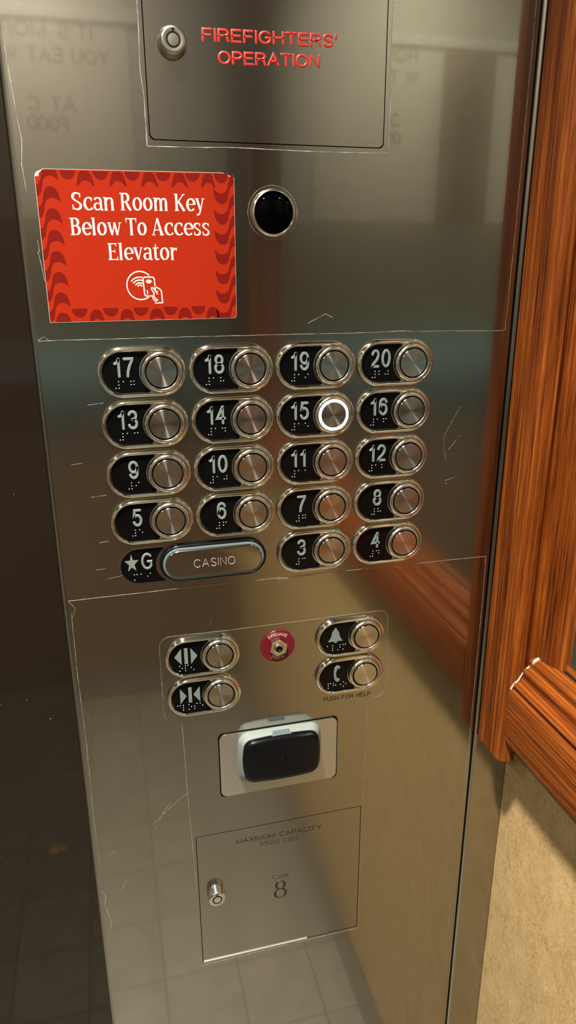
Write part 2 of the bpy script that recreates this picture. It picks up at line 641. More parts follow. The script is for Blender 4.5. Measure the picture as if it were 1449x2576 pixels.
def layout(txt, gap):
    x, out = 0.0, []
    for ch in txt:
        wd, st = FONT[ch]
        out.append((ch, x))
        x += wd + gap
    return out, x - gap


def write(mb, txt, x0, x1, za, zb, hgt, sw, y0, y1, gap=0.26, bev=0.25, flip=False):
    """single-line lettering fitted between x0 and x1 with a baseline from za to zb"""
    lay, tot = layout(txt, gap)
    sx = (x1 - x0 - (0 if flip else sw)) / tot
    for ch, ox in lay:
        for s in FONT[ch][1]:
            closed = isinstance(s, tuple)
            pts = s[1] if closed else s
            q = []
            for (a, b) in pts:
                t = (ox + a) / tot
                q.append((x0 + (0 if flip else sw / 2) + (ox + a) * sx, za + (zb - za) * t + sw / 2 + b * (hgt - sw)))
            mb.ribbon(q, sw, y0, y1, closed, bev)


# serif display letters for the red sign: strokes drawn with a broad pen
def pen(pts, stem=.19, hair=.075, nib=12, k=1.0):
    ws = []
    n = len(pts)
    for i in range(n):
        a, b = pts[max(i - 1, 0)], pts[min(i + 1, n - 1)]
        th = math.atan2(b[1] - a[1], b[0] - a[0]) - math.radians(nib)
        ws.append((hair + (stem - hair) * abs(math.sin(th)) ** 1.25) * k)
    return (pts, ws)


def line(a, b, wa, wb=None):
    wb = wa if wb is None else wb
    return ([a, b], [wa, wb])


def serif_font():
    st, hr, xh = .185, .07, .76
    G = {}

    def stem(x, z0, z1, head=True, foot=True, w_=st):
        s = [([(x, z0), (x, z0 + .08), (x, z0 + .2), (x, z1 - .2), (x, z1 - .06), (x, z1)],
              [w_ * (1.35 if foot else 1.05), w_ * 1.03, w_ * .95, w_ * .95, w_ * 1.02, w_ * (1.25 if head else 1.05)])]
        if head:
            s.append(([(x - .13, z1 - .02), (x, z1 - .05)], [.05, .11]))
        return s
    G['S'] = (.60, [pen(arc(.30, .745, .225, .225, 38, 170, 12) + [(.10, .66), (.17, .58), (.30, .50), (.42, .42), (.485, .33)]
                        + arc(.275, .27, .225, .225, 15, -145, 14), st, .085, -18)]
              + [line((.50, .98), (.475, .72), .03, .10), line((.055, .02), (.065, .31), .03, .10)])
    G['c'] = (.52, [pen(arc(.32, .38, .235, .345, 48, 318, 22), .185, .07, 12), line((.485, .64), (.455, .50), .09, .03)])
    G['o'] = (.60, [('c',) + pen(arc(.30, .38, .215, .345, 90, 450, 30), .18, .07, 10)])
    G['e'] = (.54, [pen(arc(.31, .38, .225, .345, 2, 318, 26), .18, .07, 10), line((.12, .385), (.53, .405), .065),
                    ])
    G['a'] = (.54, [pen([(.10, .60), (.14, .68)] + arc(.28, .56, .15, .17, 120, 0, 8) + [(.43, .40), (.43, .12), (.47, .04), (.55, .035)], .17, .08, 0),
                    pen([(.42, .42), (.32, .40)] + arc(.235, .225, .165, .19, 75, 300, 14) + [(.40, .12)], .165, .07, 5)])
    G['n'] = (.62, stem(.13, 0, xh, True) + [pen([(.16, .55)] + arc(.35, .54, .155, .18, 155, 20, 8) + [(.50, .48)], .16, .075, 10)] + stem(.50, 0, .55, False))
    G['m'] = (.90, stem(.13, 0, xh, True) + [pen([(.16, .55)] + arc(.315, .54, .135, .18, 155, 20, 8) + [(.45, .48)], .15, .075, 10)] + stem(.45, 0, .55, False)
              + [pen([(.48, .55)] + arc(.635, .54, .135, .18, 155, 20, 8) + [(.77, .48)], .15, .075, 10)] + stem(.77, 0, .55, False))
    G['r'] = (.45, stem(.13, 0, xh, True) + [pen([(.16, .50), (.22, .62), (.30, .69), (.40, .68)], .12, .09, 0), line((.40, .74), (.385, .55), .12, .07)])
    G['l'] = (.29, stem(.14, 0, 1.02, True))
    G['t'] = (.40, [([(.20, 1.0 - .02), (.19, .78), (.17, .62), (.17, .3), (.17, .15), (.22, .05), (.30, .035), (.40, .07)],
                     [.02, .10, .17, .175, .175, .15, .10, .05]), line((.02, .715), (.38, .735), .075)])
    G['v'] = (.56, [line((.10, .75), (.30, .02), .185, .15), line((.50, .75), (.30, .02), .075, .07), line((.0, .735), (.22, .735), .05), line((.40, .735), (.58, .735), .05)])
    G['w'] = (.84, [line((.10, .75), (.26, .02), .18, .14), line((.42, .72), (.27, .02), .075, .07), line((.42, .75), (.58, .02), .18, .14), line((.76, .75), (.59, .02), .08, .07),
                    line((.0, .735), (.21, .735), .05), line((.67, .735), (.85, .735), .05)])
    G['y'] = (.58, [line((.11, .75), (.31, .10), .18, .15), ([(.50, .75), (.32, .05), (.26, -.12), (.19, -.20), (.08, -.20)], [.075, .10, .11, .10, .13]),
                    line((.01, .735), (.23, .735), .05), line((.41, .735), (.59, .735), .05)])
    G['s'] = (.47, [pen(arc(.235, .56, .165, .17, 42, 175, 10) + [(.10, .50), (.22, .40), (.33, .32)] + arc(.21, .205, .175, .175, 25, -145, 12), .15, .075, -18),
                    line((.385, .73), (.375, .56), .03, .08), line((.05, .03), (.06, .23), .03, .08)])
    G['B'] = (.66, stem(.15, 0, 1, False, False) + [pen([(.12, .965), (.30, .965)] + arc(.32, .755, .18, .21, 85, -85, 12) + [(.15, .53)], .19, .07, 5),
                                                    pen([(.15, .535), (.32, .535)] + arc(.34, .285, .21, .25, 85, -85, 12) + [(.12, .035)], .20, .07, 5),
                                                    line((.0, .97), (.2, .97), .06), line((.0, .03), (.2, .03), .06)])
    G['R'] = (.70, stem(.15, 0, 1) + [pen([(.12, .965), (.30, .965)] + arc(.32, .735, .19, .23, 85, -85, 12) + [(.15, .49)], .19, .07, 5),
                                      ([(.30, .50), (.40, .40), (.50, .18), (.62, .0)], [.12, .18, .19, .17]), line((.0, .97), (.2, .97), .06), line((.02, .03), (.29, .03), .05)])
    G['K'] = (.70, stem(.15, 0, 1) + [line((.60, .98), (.20, .46), .075, .09), ([(.27, .56), (.44, .30), (.62, .0)], [.12, .19, .18]), line((.50, .97), (.68, .97), .05), line((.02, .03), (.29, .03), .05)])
    G['E'] = (.60, stem(.15, 0, 1, False, False) + [line((.02, .965), (.52, .965), .07), line((.52, 1.0), (.51, .80), .09, .03), line((.15, .52), (.42, .52), .065), line((.43, .62), (.43, .42), .05),
                                                    line((.02, .035), (.56, .035), .07), line((.57, .0), (.57, .22), .10, .03)])
    G['T'] = (.66, stem(.33, 0, 1, False, True) + [line((.03, .96), (.63, .96), .08), line((.03, 1.0), (.02, .74), .09, .03), line((.63, 1.0), (.64, .74), .09, .03)])
    G['A'] = (.68, [line((.33, .98), (.07, .0), .07, .08), line((.33, 1.0), (.58, .0), .17, .195), line((.15, .31), (.50, .31), .065), line((.0, .025), (.19, .025), .05), line((.44, .025), (.70, .025), .05)])
    return G


SERIF = serif_font()


def write_serif(mb, txt, x0, x1, zb, hgt, y0, y1, gap=.035):
    tot = sum(SERIF[c][0] for c in txt) + gap * (len(txt) - 1)
    sx = (x1 - x0) / tot
    x = 0.0
    e = 0
    for ch in txt:
        wd, strokes = SERIF[ch]
        for s in strokes:
            closed = len(s) == 3
            pts, ws = (s[1], s[2]) if closed else s
            e += 1
            yy = y1 - 0.002 * (e % 7)
            mb.ribbon([(x0 + (x + a) * sx, zb + b * hgt) for a, b in pts], [q * hgt * 0.82 for q in ws], y0, yy, closed, 0.02, caps=False)
        x += wd + gap


BRAILLE = {'#': (3, 4, 5, 6), '1': (1,), '2': (1, 2), '3': (1, 4), '4': (1, 4, 5), '5': (1, 5), '6': (1, 2, 4), '7': (1, 2, 4, 5), '8': (1, 2, 5), '9': (2, 4), '0': (2, 4, 5),
           'a': (1,), 'l': (1, 2, 3), 'm': (1, 3, 4), 'i': (2, 4), 'o': (1, 3, 5), 'p': (1, 2, 3, 4), 's': (2, 3, 4), 'e': (1, 5), 'c': (1, 4), 'h': (1, 2, 5), 'E': (2, 6), 'R': (3, 4, 5), 'x': (5,)}


def braille(mb, txt, x0, z0, y, step=5.8):
    for k, ch in enumerate(txt):
        for d in BRAILLE[ch]:
            cx = x0 + k * step + (2.25 if d > 3 else 0)
            cz = z0 - 2.5 * ((d - 1) % 3)
            mb.dot(cx, cz, 0.52, y, 0.5)


# ------------------------------------------------------------------ the setting
def struct(mb, name, mat, **kw):
    return tag(mb.build(name, mat, loc=(0, 0, Z0), **kw), kind='structure')


zf = -Z0 * 1000
zc = (HC - Z0) * 1000
D = -DEPTH * 1000
b = MB(); b.box(-1700, 460, D - 60, 260, zf - 40, zf); struct(b, 'floor', 'floor_tile')
b = MB(); b.box(-1700, 460, D - 60, 260, zc, zc + 40); struct(b, 'ceiling', 'ceiling_paint')

# right wall: dark backing behind the wooden frame, tan laminate below
b = MB(); b.box(352, 420, D, 30, zf, zc); struct(b, 'wall_right', 'dark_backing')
b = MB()
b.box(349, 351.9, D + 1, -0.2, zf + 100, -418)
b.cur = 1
b.box(348.4, 351.9, D + 1, -0.2, -418, -416.4)
struct(b, 'trim_2', ['tan_laminate', 'edge_band'])
b = MB(); b.box(343, 352, D + 1, -0.2, zf, zf + 100); struct(b, 'baseboard_right', 'strip_steel')

# left wall, rear wall
b = MB(); b.box(-1720, XL * 1000, D, 260, zf, zc); struct(b, 'wall_left', 'side_wall')
b = MB()
b.box(-1650, 349, D - 40, D, zf, zc)
struct(b, 'wall_rear', 'cream_wall')
for nm, zz0, zz1, mt, th in (('trim_3', 690, 715, 'lamp_trim', 12), ('trim_4', -110, 205, 'rail_brown', 16), ('added_teal_band', -250, -112, 'teal_band', 14),  # teal band is added, standing in for a person's shirt reflected in the steel
                             ('added_dark_band', -400, -252, 'dark_band', 14), ('trim_7', zf + 110, -402, 'brown_band', 14)):  # dark band is added so the steel mirrors a dark figure's tone
    b = MB(); b.box(-1648, 347, D + 0.2, D + th, zz0, zz1); struct(b, nm, mt)
b = MB(); b.box(-1648, 342, D + 0.2, D + 12, zf, zf + 108); struct(b, 'baseboard_rear', 'strip_steel')

# front wall: lift door set back in its opening, returns and transom
b = MB(); b.box(-1150, -86, 62, 90, zf + 2, 760); struct(b, 'door_1', 'dark_door')
b = MB(); b.box(-1650, -1140, 0, 60, zf, zc); struct(b, 'wall_front', 'panel_steel')
b = MB(); b.box(-1139.5, -95, 0, 60, 745, zc); struct(b, 'trim_8', 'panel_steel')
# steel strip between operating panel and right wall, with a rounded edge
b = MB()
prof = [(349, 0.2)] + [(311, 0.2)] + [(311 - 4.0 * math.sin(t), 4.2 - 4.0 * math.cos(t)) for t in [PI / 2 * k / 24 for k in range(1, 25)]] + [(307.0, 14), (349, 14)]
b.extrude(prof, 'z', zf, zc)
struct(b, 'trim_1', 'strip_steel')
b = MB(); b.box(300, 312, 14.2, 20, zf, zc); struct(b, 'trim_9', 'black_gap')

# ------------------------------------------------------------------ operating panel sheet
root = thing('elevator_operating_panel', 'tall brushed stainless steel elevator control panel carrying all the buttons', 'panel', 108, 0)
b = MB()
holes = [rrect(2, 180.3, 163.2, 560, 4), rrect(5.9, 181, -629, -461, 1.5)]
out_loop = [(-89.5, -1315), (304.2, -1315), (304.2, 1060), (-89.5, 1060)]
ox = 108
sh = lambda lp: [(a - ox, c) for a, c in lp]
tess_loops = [sh(out_loop)] + [sh(h) for h in holes]
b.prism(tess_loops, 2.0, 0.0)
prof = [(-89.5 - 5 * math.sin(t) - ox, 5 - 5 * math.cos(t)) for t in [PI / 2 * k / 28 for k in range(29)]] + [(-94.5 - ox, 60), (-91 - ox, 60), (-91 - ox, 6.5), (-89.5 - ox, 2.0)]
b.extrude(prof, 'z', -1315, 1060)
prof = [(304.2 - ox, 0), (304.2 + 0.8 - ox, 0.8), (305 - ox, 12), (302 - ox, 12), (302 - ox, 2), (304.2 - ox, 2)]
b.extrude(prof, 'z', -1315, 1060)
b.build('panel_sheet', 'panel_steel', root)
b = MB()
b.box(-86 - ox, 300 - ox, 6, 9, -1300, 1050)
b.build('panel_backing', 'black_gap', root)
# engraved help line under the phone button
b = MB()
write(b, 'PUSH FOR HELP', 137.5 - ox, 186.8 - ox, -326.0, -327.0, 5.0, 0.75, 0.0, -0.12, 0.27)
tag(b.build('engraved_lettering', 'black_paint_and_cut_shade', root), 'engraved black words PUSH FOR HELP')
# scratches in bare steel
b = MB()


def scratch(mb, pts, wd=0.45, y=-0.06, dx=0.0):
    mb.ribbon([(a - dx, c) for a, c in pts], wd, y + 0.05, y, False, 0.1)


for s in ([(247.8, -67), (259, -46), (262, -41)], [(253, -80), (264, -67)], [(247.5, -68), (249, -80), (252, -92)], [(252, -109), (263, -106)],
          [(-59, -139), (-51, -138)], [(-75, -71), (-66, -70)], [(-64, -163), (-56, -162.5)], [(252, -111), (256, -114)],
          [(30, -228), (31, -223)], [(146, -362), (152, -361)], [(-58, -24), (-46, -23)], [(-62, -99), (-50, -98.2)], [(44.6, -418.0), (44.3, -421.8)], [(152.6, -362), (153.4, -362.3)], [(-55, -172), (-40, -170)]):  # pale stroke under the card reader is a nick with its glint painted in
    b = MB()
    scratch(b, s, 0.3, -0.06, ox)
    b.build('scratch', 'scratch_white', root)

# clear films -----------------------------------------------------------------
def film(name, label, loops, edges, scr, cx, cz):
    r_ = thing(name, label, 'film', cx, cz, 'clear films on the panel')
    mb = MB()
    mb.prism([[(a - cx, c - cz) for a, c in lp] for lp in loops], -0.08, -0.42)
    mb.build('film_sheet', 'clear_film', r_)
    mb = MB()
    for lp, wd, cl in edges:
        q = []
        rnd = random.Random(int(abs(lp[0][0] * 13 + lp[0][1] * 7)))
        n = len(lp)
        for i in range(n if cl else n - 1):
            a, c = lp[i], lp[(i + 1) % n]
            L_ = math.hypot(c[0] - a[0], c[1] - a[1])
            K = max(1, int(L_ / 6))
            for k in range(K):
                t = k / K
                q.append((a[0] + (c[0] - a[0]) * t - cx + rnd.uniform(-.14, .14), a[1] + (c[1] - a[1]) * t - cz + rnd.uniform(-.14, .14)))
        if not cl:
            q.append((lp[-1][0] - cx, lp[-1][1] - cz))
        ws = [wd * 0.8 * rnd.uniform(.55, 1.35) for _ in q]
        mb.ribbon(q, ws, -0.30, -0.47, cl, 0.15)
    for s in scr:
        mb.ribbon([(a - cx, c - cz) for a, c in s], 0.42, -0.42, -0.47, False, 0.1)
    mb.build('film_edge', 'film_edge', r_)
    return r_


upper = [(-89, 25.6), (-60, 25.7), (92, 25.7), (160, 25.2), (200, 25.8), (294, 23.9), (299.4, 24.4), (300.5, 120), (300, 560), (182.8, 560), (183.2, 250), (184.3, 200),
         (184.0, 160.2), (175, 160.0), (120, 159.4), (60, 160.0), (0.2, 159.0), (0.0, 190), (-1.4, 200), (-0.8, 232), (-0.6, 560), (-91, 560)]
lens_hole = list(reversed(arc(91.6, 116.2, 19.3, 19.3, 0, 360, 48)[:-1]))
film('clear_plastic_film', 'clear plastic film over the upper panel around the red sign', [upper, lens_hole],
     [(upper[0:7], 0.5, False), (upper[6:9], 0.35, False), ([(184.1, 260), (183.6, 225), (184.4, 200), (184.0, 160.4)], 0.6, False),
      ([(184.0, 160.2), (150, 159.6), (120, 159.4), (60, 160.2), (30, 159.3), (0.2, 159.0)], 0.85, False),
      ([(0.2, 159.0), (0.0, 190), (-1.6, 205), (-0.8, 232), (-0.4, 300)], 1.0, False), (lens_hole, 0.35, True),
      ([(-88.6, 215), (-86.5, 180), (-84.5, 160), (-86.4, 145), (-85.4, 128)], 0.8, False), ([(-82, 88), (-80.5, 76), (-79.8, 68)], 0.6, False),
      ([(-89, 26), (-84.5, 28.5), (-81.5, 26)], 0.45, False)],
     [[(120, 34), (135, 41), (141, 38)], [(-81.5, 96), (-81, 88)]], 100, 25)

cut = [(-16.5, -246)] + arc(-6.5, -244, 10, 10.2, 180, 90, 6)[1:] + [(50, -234.6), (120, -234.2), (186, -233.8)] + arc(191, -244, 10.6, 10.4, 90, 0, 6)[1:] + \
      [(202, -280), (201.8, -318)] + arc(192, -320, 9.6, 9.6, 0, -90, 6)[1:] + [(183.2, -329.7), (183.5, -378), (181.5, -440), (181.9, -631), (120, -631.5), (4.8, -632.5), (4.2, -529), (0.5, -400), (-0.5, -322)] + \
      arc(-8, -313, 8.4, 8.6, -90, -180, 6)[1:]
lower = [(-88.8, -188.4), (0, -188.0), (93, -188.2), (200, -188.6), (301, -189.3), (301.6, -250), (301, -960), (-90, -960)]
film('clear_plastic_film', 'clear plastic film over the lower panel below the CASINO button', [lower, list(reversed(cut))],
     [(lower[0:6], 0.5, False), (cut[0:30], 0.36, False), (cut[30:33], 0.6, False), (cut[35:] + cut[:1], 0.36, False), ([(301.6, -250), (301.4, -480)], 0.5, False),
      ([(-87.6, -200), (-88.2, -260), (-87.4, -330), (-88.4, -420), (-87.6, -470)], 0.5, False), ([(-87.8, -505), (-85.5, -512), (-87.2, -522), (-84.8, -535), (-82.8, -548), (-87.0, -560)], 0.9, False),
      ([(-88.4, -188.6), (-84.0, -196), (-87.0, -204)], 0.45, False), ([(92, -189.2), (110, -189.6), (128, -189.0)], 0.7, False)],
     [[(-34, -434), (-14, -416), (4, -402)], [(-33, -441), (-24, -424), (-16, -412)], [(-82, -463), (-72, -459)], [(-71, -509), (-66, -500), (-64.5, -496)]], 100, -300)

# ------------------------------------------------------------------ buttons
def meshes_for_button():
    M = {}
    # bezel: capsule swept section (offset r, y)
    sec = [(19.6, -0.05), (19.5, -2.2), (19.0, -4.0), (18.1, -5.0), (17.1, -5.0), (16.4, -4.2), (16.1, -2.8), (16.05, -0.6)]
    rings = [[(a, yy, c) for a, c in capsule(-29.6, 0.0, r)] for r, yy in sec]
    mb = MB(); mb.loft(rings, False, False)
    M['bezel'] = mb
    mb = MB(); mb.prism([capsule(-29.6, 0.0, 16.3)], -0.05, -1.6)
    M['base'] = mb
    lp = [(-10.3, 15.7)] + arc(-29.6, 0, 15.7, 15.7, 90, 270, 30) + [(-10.3, -15.7), (-9.6, -15.2), (-9.4, -14.2)] + arc(0, 0, 17.0, 17.0, 236, 124, 20) + [(-9.4, 14.2), (-9.6, 15.2)]
    mb = MB(); mb.prism([lp], -1.6, -2.6)
    M['plate'] = mb
    mb = MB(); mb.lathe([(16.1, -1.7), (16.0, -5.2), (15.2, -6.6), (14.2, -7.2), (13.3, -7.0), (12.7, -6.2), (12.6, -1.7)], seg=80)
    M['ring'] = mb
    mb = MB(); mb.lathe([(12.55, -2.2), (12.55, -5.6), (11.6, -5.6), (11.6, -2.2)], seg=64)
    M['halo'] = mb
    mb = MB(); mb.lathe([(11.6, -2.2), (11.6, -6.6), (11.25, -7.0), (8, -6.90), (4, -6.8), (0.02, -6.75)], seg=80)
    M['cap'] = mb
    return M


def halo_lit():
    mb = MB(); mb.lathe([(12.62, -2.2), (12.62, -6.9), (12.2, -7.2), (11.9, -7.25), (11.35, -7.2), (11.15, -7.0), (11.1, -2.2)], seg=72)
    return mb


def cap_small():
    mb = MB(); mb.lathe([(11.08, -2.2), (11.08, -6.8), (10.8, -7.05), (6, -6.95), (3, -6.85), (0.02, -6.8)], seg=80)
    return mb


BM = meshes_for_button()
first = {}


def make_button(label, group, x, z, legend, lit=False, cat='button'):
    r_ = thing('elevator_button', label, cat, x, z, group)

    def part(key, name, mat, par, smooth=45, mk=None):
        if key in first:
            o = first[key].copy()
            COL.objects.link(o)
            o.parent = par
        else:
            o = (mk or BM[key]).build(name, mat, par, smooth=smooth)
            first[key] = o
        return o
    part('bezel', 'bezel', 'chrome', r_, 50)
    part('base', 'base_plate', 'ring_steel', r_)
    pl = part('plate', 'number_plate', 'black_plate', r_)
    part('ring', 'collar_ring', 'ring_steel', r_, 50)
    if lit:
        tag(halo_lit().build('halo_ring', 'lit_ring', r_, smooth=40), 'glowing white halo ring')
        cap_small().build('push_cap', 'spun_cap', r_, smooth=30)
    else:
        part('halo', 'halo_ring', 'black_gap', r_)
        part('cap', 'push_cap', 'spun_cap', r_, 30)
    legend(pl)
    return r_


def number_legend(txt):
    def f(pl):
        mb = MB()
        if len(txt) == 2:
            lay = [(-36.2, -30.4) if txt[0] == '1' else (-37.2, -29.4)]
            x1 = -28.9 if not (txt[0] == '2') else -28.0
            lay.append((x1 + (0 if txt[1] != '1' else 0.6), x1 + (8.6 if txt[1] != '1' else 6.2)))
            for ch, (a, c) in zip(txt, lay):
                write(mb, ch, a, c, -3.8, -3.8, 15.6, 2.45, -2.5, -3.4, bev=0.16)
        else:
            write(mb, txt, -31.2, -22.6, -3.8, -3.8, 15.6, 2.45, -2.5, -3.4, bev=0.16)
        mb.build('numeral', 'numeral_grey', pl, smooth=40)
        mb = MB()
        braille(mb, '#' + txt, -35.3 if len(txt) == 2 else -31.5, -6.7, -2.6)
        mb.build('braille_dots', 'braille_steel', pl, smooth=60)
    return f


rows = [(17, 0), (13, 1), (9, 2), (5, 3), (1, 4)]
for n0, r in rows:
    for c in range(4):
        n = n0 + c
        if n < 3:
            continue
        lab = 'round steel elevator floor button with the number %d on its black plate' % n
        if n == 15:
            lab = 'elevator floor button number 15, lit by a bright white ring'
        make_button(lab, 'floor call buttons', 70.6 * c, -41.0 * r, number_legend(str(n)), n == 15)


def sym(fn, br, bx):
    def f(pl):
        mb = MB()
        fn(mb)
        mb.build('symbol', 'numeral_grey', pl, smooth=40)
        mb = MB()
        braille(mb, br, bx, -7.6, -2.6, 5.2)
        mb.build('braille_dots', 'braille_steel', pl, smooth=60)
    return f


def poly(mb, pts):
    mb.prism([pts], -2.5, -3.3)


def sym_open(mb):
    poly(mb, [(-40.4, 2.0), (-34.2, -6.0), (-34.2, 10.0)])
    poly(mb, [(-31.6, -5.6), (-28.4, -5.6), (-28.4, 10.0), (-31.6, 10.0)])
    poly(mb, [(-25.8, -6.2), (-19.8, 1.6), (-25.8, 9.8)])


def sym_close(mb):
    poly(mb, [(-37.4, -5.6), (-31.6, 2.0), (-37.4, 10.4)])
    poly(mb, [(-29.8, -5.2), (-26.7, -5.2), (-26.7, 10.4), (-29.8, 10.4)])
    poly(mb, [(-19.2, -5.6), (-19.2, 10.2), (-25.0, 2.6)])


def sym_bell(mb):
    poly(mb, [(-37.2, -2.8), (-35.5, -.6), (-34.0, 2.6), (-33.4, 6.2), (-31.8, 8.9), (-30.9, 9.5), (-30.9, 11.0), (-29.2, 11.0), (-29.2, 9.5), (-28.2, 8.9), (-26.6, 6.2), (-26.0, 2.6), (-24.4, -.6), (-22.8, -2.8)])
    poly(mb, arc(-30, -3.0, 1.7, 1.6, 180, 360, 8))


def sym_phone(mb):
    mb.ribbon([(-27.2, 10.2), (-28.6, 8.6), (-29.6, 5.5), (-29.9, 2.4), (-29.5, -1.0), (-28.4, -3.6), (-27.6, -4.8)], [3.6, 3.6, 2.7, 2.4, 2.7, 3.6, 3.6], -2.5, -3.3, False, .12)
    mb.ribbon([(-28.4, 9.6), (-25.8, 9.2)], 3.0, -2.5, -3.31, False, .12)
    mb.ribbon([(-28.6, -4.0), (-26.2, -4.4)], 3.0, -2.5, -3.31, False, .12)


make_button('round steel door-open button with two outward arrows on its black plate', 'service buttons', 36.5, -256.2, sym(sym_open, 'opE', -36.2))
make_button('round steel door-close button with two inward arrows on its black plate', 'service buttons', 36.5, -297.4, sym(sym_close, 'close', -40.2))
make_button('round steel alarm button with a bell on its black plate', 'service buttons', 177.9, -256.2, sym(sym_bell, 'alRm', -37.8))
make_button('round steel help button with a telephone handset on its black plate', 'service buttons', 177.9, -297.4, sym(sym_phone, 'phxo', -36.4))

# casino button and its star-G plate
t = thing('elevator_button', 'long pill-shaped steel button engraved CASINO in a black rim', 'button', 35.5, -163.4)
sec = [(17.0, -0.05), (16.9, -2.6), (16.3, -3.8), (15.2, -4.2), (14.6, -3.8), (14.5, -0.5)]
b = MB(); b.loft([[(a, yy, c) for a, c in capsule(-29.6, 29.6, r)] for r, yy in sec], False, False)
b.build('black_rim', 'black_plastic', t, smooth=50)
sec = [(14.55, -0.5), (14.5, -4.6), (14.0, -5.0), (12.6, -5.2), (12.4, -4.9), (12.4, -0.5)]
b = MB(); b.loft([[(a, yy, c) for a, c in capsule(-29.6, 29.6, r)] for r, yy in sec], False, False)
b.build('grey_surround', 'grey_light_pipe', t, smooth=50)
sec = [(12.38, -0.5), (12.3, -5.6), (11.9, -6.0), (11.2, -6.1)]
b = MB(); b.loft([[(a, yy, c) for a, c in capsule(-29.6, 29.6, r)] for r, yy in sec], False, True)
f_ = b.build('push_face', 'door_leaf_steel', t, smooth=30)
b = MB(); write(b, 'CASINO', -18.4, 17.4, -3.7, -3.9, 7.4, 0.95, -6.08, -6.14, 0.22, 0.1)  # dark stroke paints the shade inside the unpainted engraved cut
b.cur = 1
write(b, 'CASINO', -18.0, 17.8, -4.05, -4.25, 7.4, 0.4, -6.12, -6.3, 0.24, 0.3)  # thin light stroke paints the highlight along the cut edge
b.build('engraved_lettering', ['black_paint_and_cut_shade', 'silver_ink_and_glint'], f_, smooth=40)

t = thing('floor_plate', 'black star and G plate at the left of the CASINO button', 'plate', -25, -163)
lp = [(18.0, 15.3)] + arc(-3.2, -.1, 15.6, 15.4, 90, 270, 28) + [(17.2, -15.6)] + arc(29.6, -0.4, 18.9, 18.9, 234, 128, 16)
b = MB(); b.prism([lp], -0.05, -1.2)
pl = b.build('black_plate', 'black_plate', t)
lp2 = [(a * 1.028 - .2, c * 1.03) for a, c in lp]
b = MB(); b.prism([lp2], 0.0, -0.5)
b.build('plate_rim', 'dull_metal', t)
b = MB()
pts = []
for k in range(10):
    a = PI / 2 + k * PI / 5
    rr = 1.0 if k % 2 == 0 else 0.40
    pts.append((-9.4 + 5.9 * rr * math.cos(a), 3.2 + 8.4 * rr * math.sin(a)))
b.prism([pts], -1.1, -1.9)
b.build('star', 'numeral_grey', pl)
b = MB(); write(b, 'G', -1.6, 8.3, -3.7, -3.7, 15.4, 2.3, -1.1, -1.9, bev=.2)
b.build('letter', 'numeral_grey', pl, smooth=40)
b = MB(); braille(b, 'mai', -7.9, -7.4, -1.2, 5.6)
b.build('braille_dots', 'braille_steel', pl, smooth=60)

# ------------------------------------------------------------------ firefighters' cabinet door
t = thing('service_cabinet_door', "steel cabinet door lettered FIREFIGHTERS' OPERATION in red, with a key lock", 'door', 91, 163)
b = MB(); b.prism([rrect(2.7 - 91, 179.6 - 91, 0.9, 396, 4)], 3.0, 0.0)
b.build('door_leaf', 'door_leaf_steel', t)
b = MB()
write(b, "FIREFIGHTERS'", 42.2 - 91, 141.2 - 91, 225.9 - 163, 228.0 - 163, 8.8, 1.8, -0.02, -0.30, 0.235)
write(b, 'OPERATION', 53.0 - 91, 128.6 - 91, 212.6 - 163, 214.4 - 163, 8.8, 1.8, -0.02, -0.30, 0.235)
tag(b.build('red_lettering', 'red_paint', t, smooth=40), "red words FIREFIGHTERS' OPERATION")


def lock(parent, x, z, r0, hh, r1, mat):
    mb = MB(); mb.lathe([(r0, 0), (r0, -1.2), (r0 - .5, -2.0), (r1 + .9, -hh + 1.2), (r1 + .3, -hh + .3), (r1 - .4, -hh), (r1 - 1.2, -hh), (r1 * .62, -hh + 0.15)], x, z, 56)
    lk = mb.build('key_lock', mat, parent, smooth=40)
    mb = MB(); mb.lathe([(r1 * .64, -hh + 0.2), (r1 * .62, -hh - 0.05), (r1 * .48, -hh - 0.05), (r1 * .47, -hh + 0.2)], x, z, 40)
    mb.box(x - .8, x + .8, -hh - 0.08, -hh + .3, z + r1 * .5, z + r1 * .86)
    mb.build('keyway', 'black_gap', lk)
    mb = MB(); mb.lathe([(r1 * .49, -hh + 0.2), (r1 * .48, -hh - 0.0), (r1 * .2, -hh - 0.1), (0.01, -hh - .1)], x, z, 40)
    mb.build('lock_core', mat, lk, smooth=40)


lock(t, 21.4 - 91, 223.9 - 163, 10.4, 9.0, 7.9, 'dull_metal')

# access door with the capacity lettering
t = thing('access_door', 'steel access door lettered MAXIMUM CAPACITY 3500 LBS CAR 8', 'door', 93.5, -629)
b = MB(); b.prism([rrect(6.6 - 93.5, 180.3 - 93.5, 0.7, 167.4, 1.2)], 2.6, 0.0)
b.build('door_leaf', 'door_leaf_steel', t)
b = MB()
b.box(7.2 - 93.5, 122 - 93.5, -0.9, 0.0, 0.2, 1.3)
b.build('lower_lip', 'braille_steel', t)
o_ = -93.5
b = MB()
write(b, 'MAXIMUM CAPACITY', 46.6 + o_, 137.2 + o_, 149.6, 147.9, 6.0, 0.95, 0.0, -0.12, 0.24)
write(b, '3500 LBS', 70.2 + o_, 113.0 + o_, 140.8, 139.4, 5.7, 0.72, 0.0, -0.12, 0.24)
write(b, 'CAR', 83.4 + o_, 101.2 + o_, 93.8, 92.2, 5.6, 0.65, 0.0, -0.12, 0.26)
for (cx, cz, rx, rz) in ((92.5, 83.9, 4.6, 5.3), (92.3, 72.8, 5.9, 6.0)):
    e = arc(cx + o_, cz, rx, rz, 90, 450, 36)
    ws = [0.7 + 2.1 * abs(math.cos(math.radians(90 + 10 * k))) ** 1.5 for k in range(37)]
    b.ribbon(e, ws, 0.0, -0.12, True, .06)
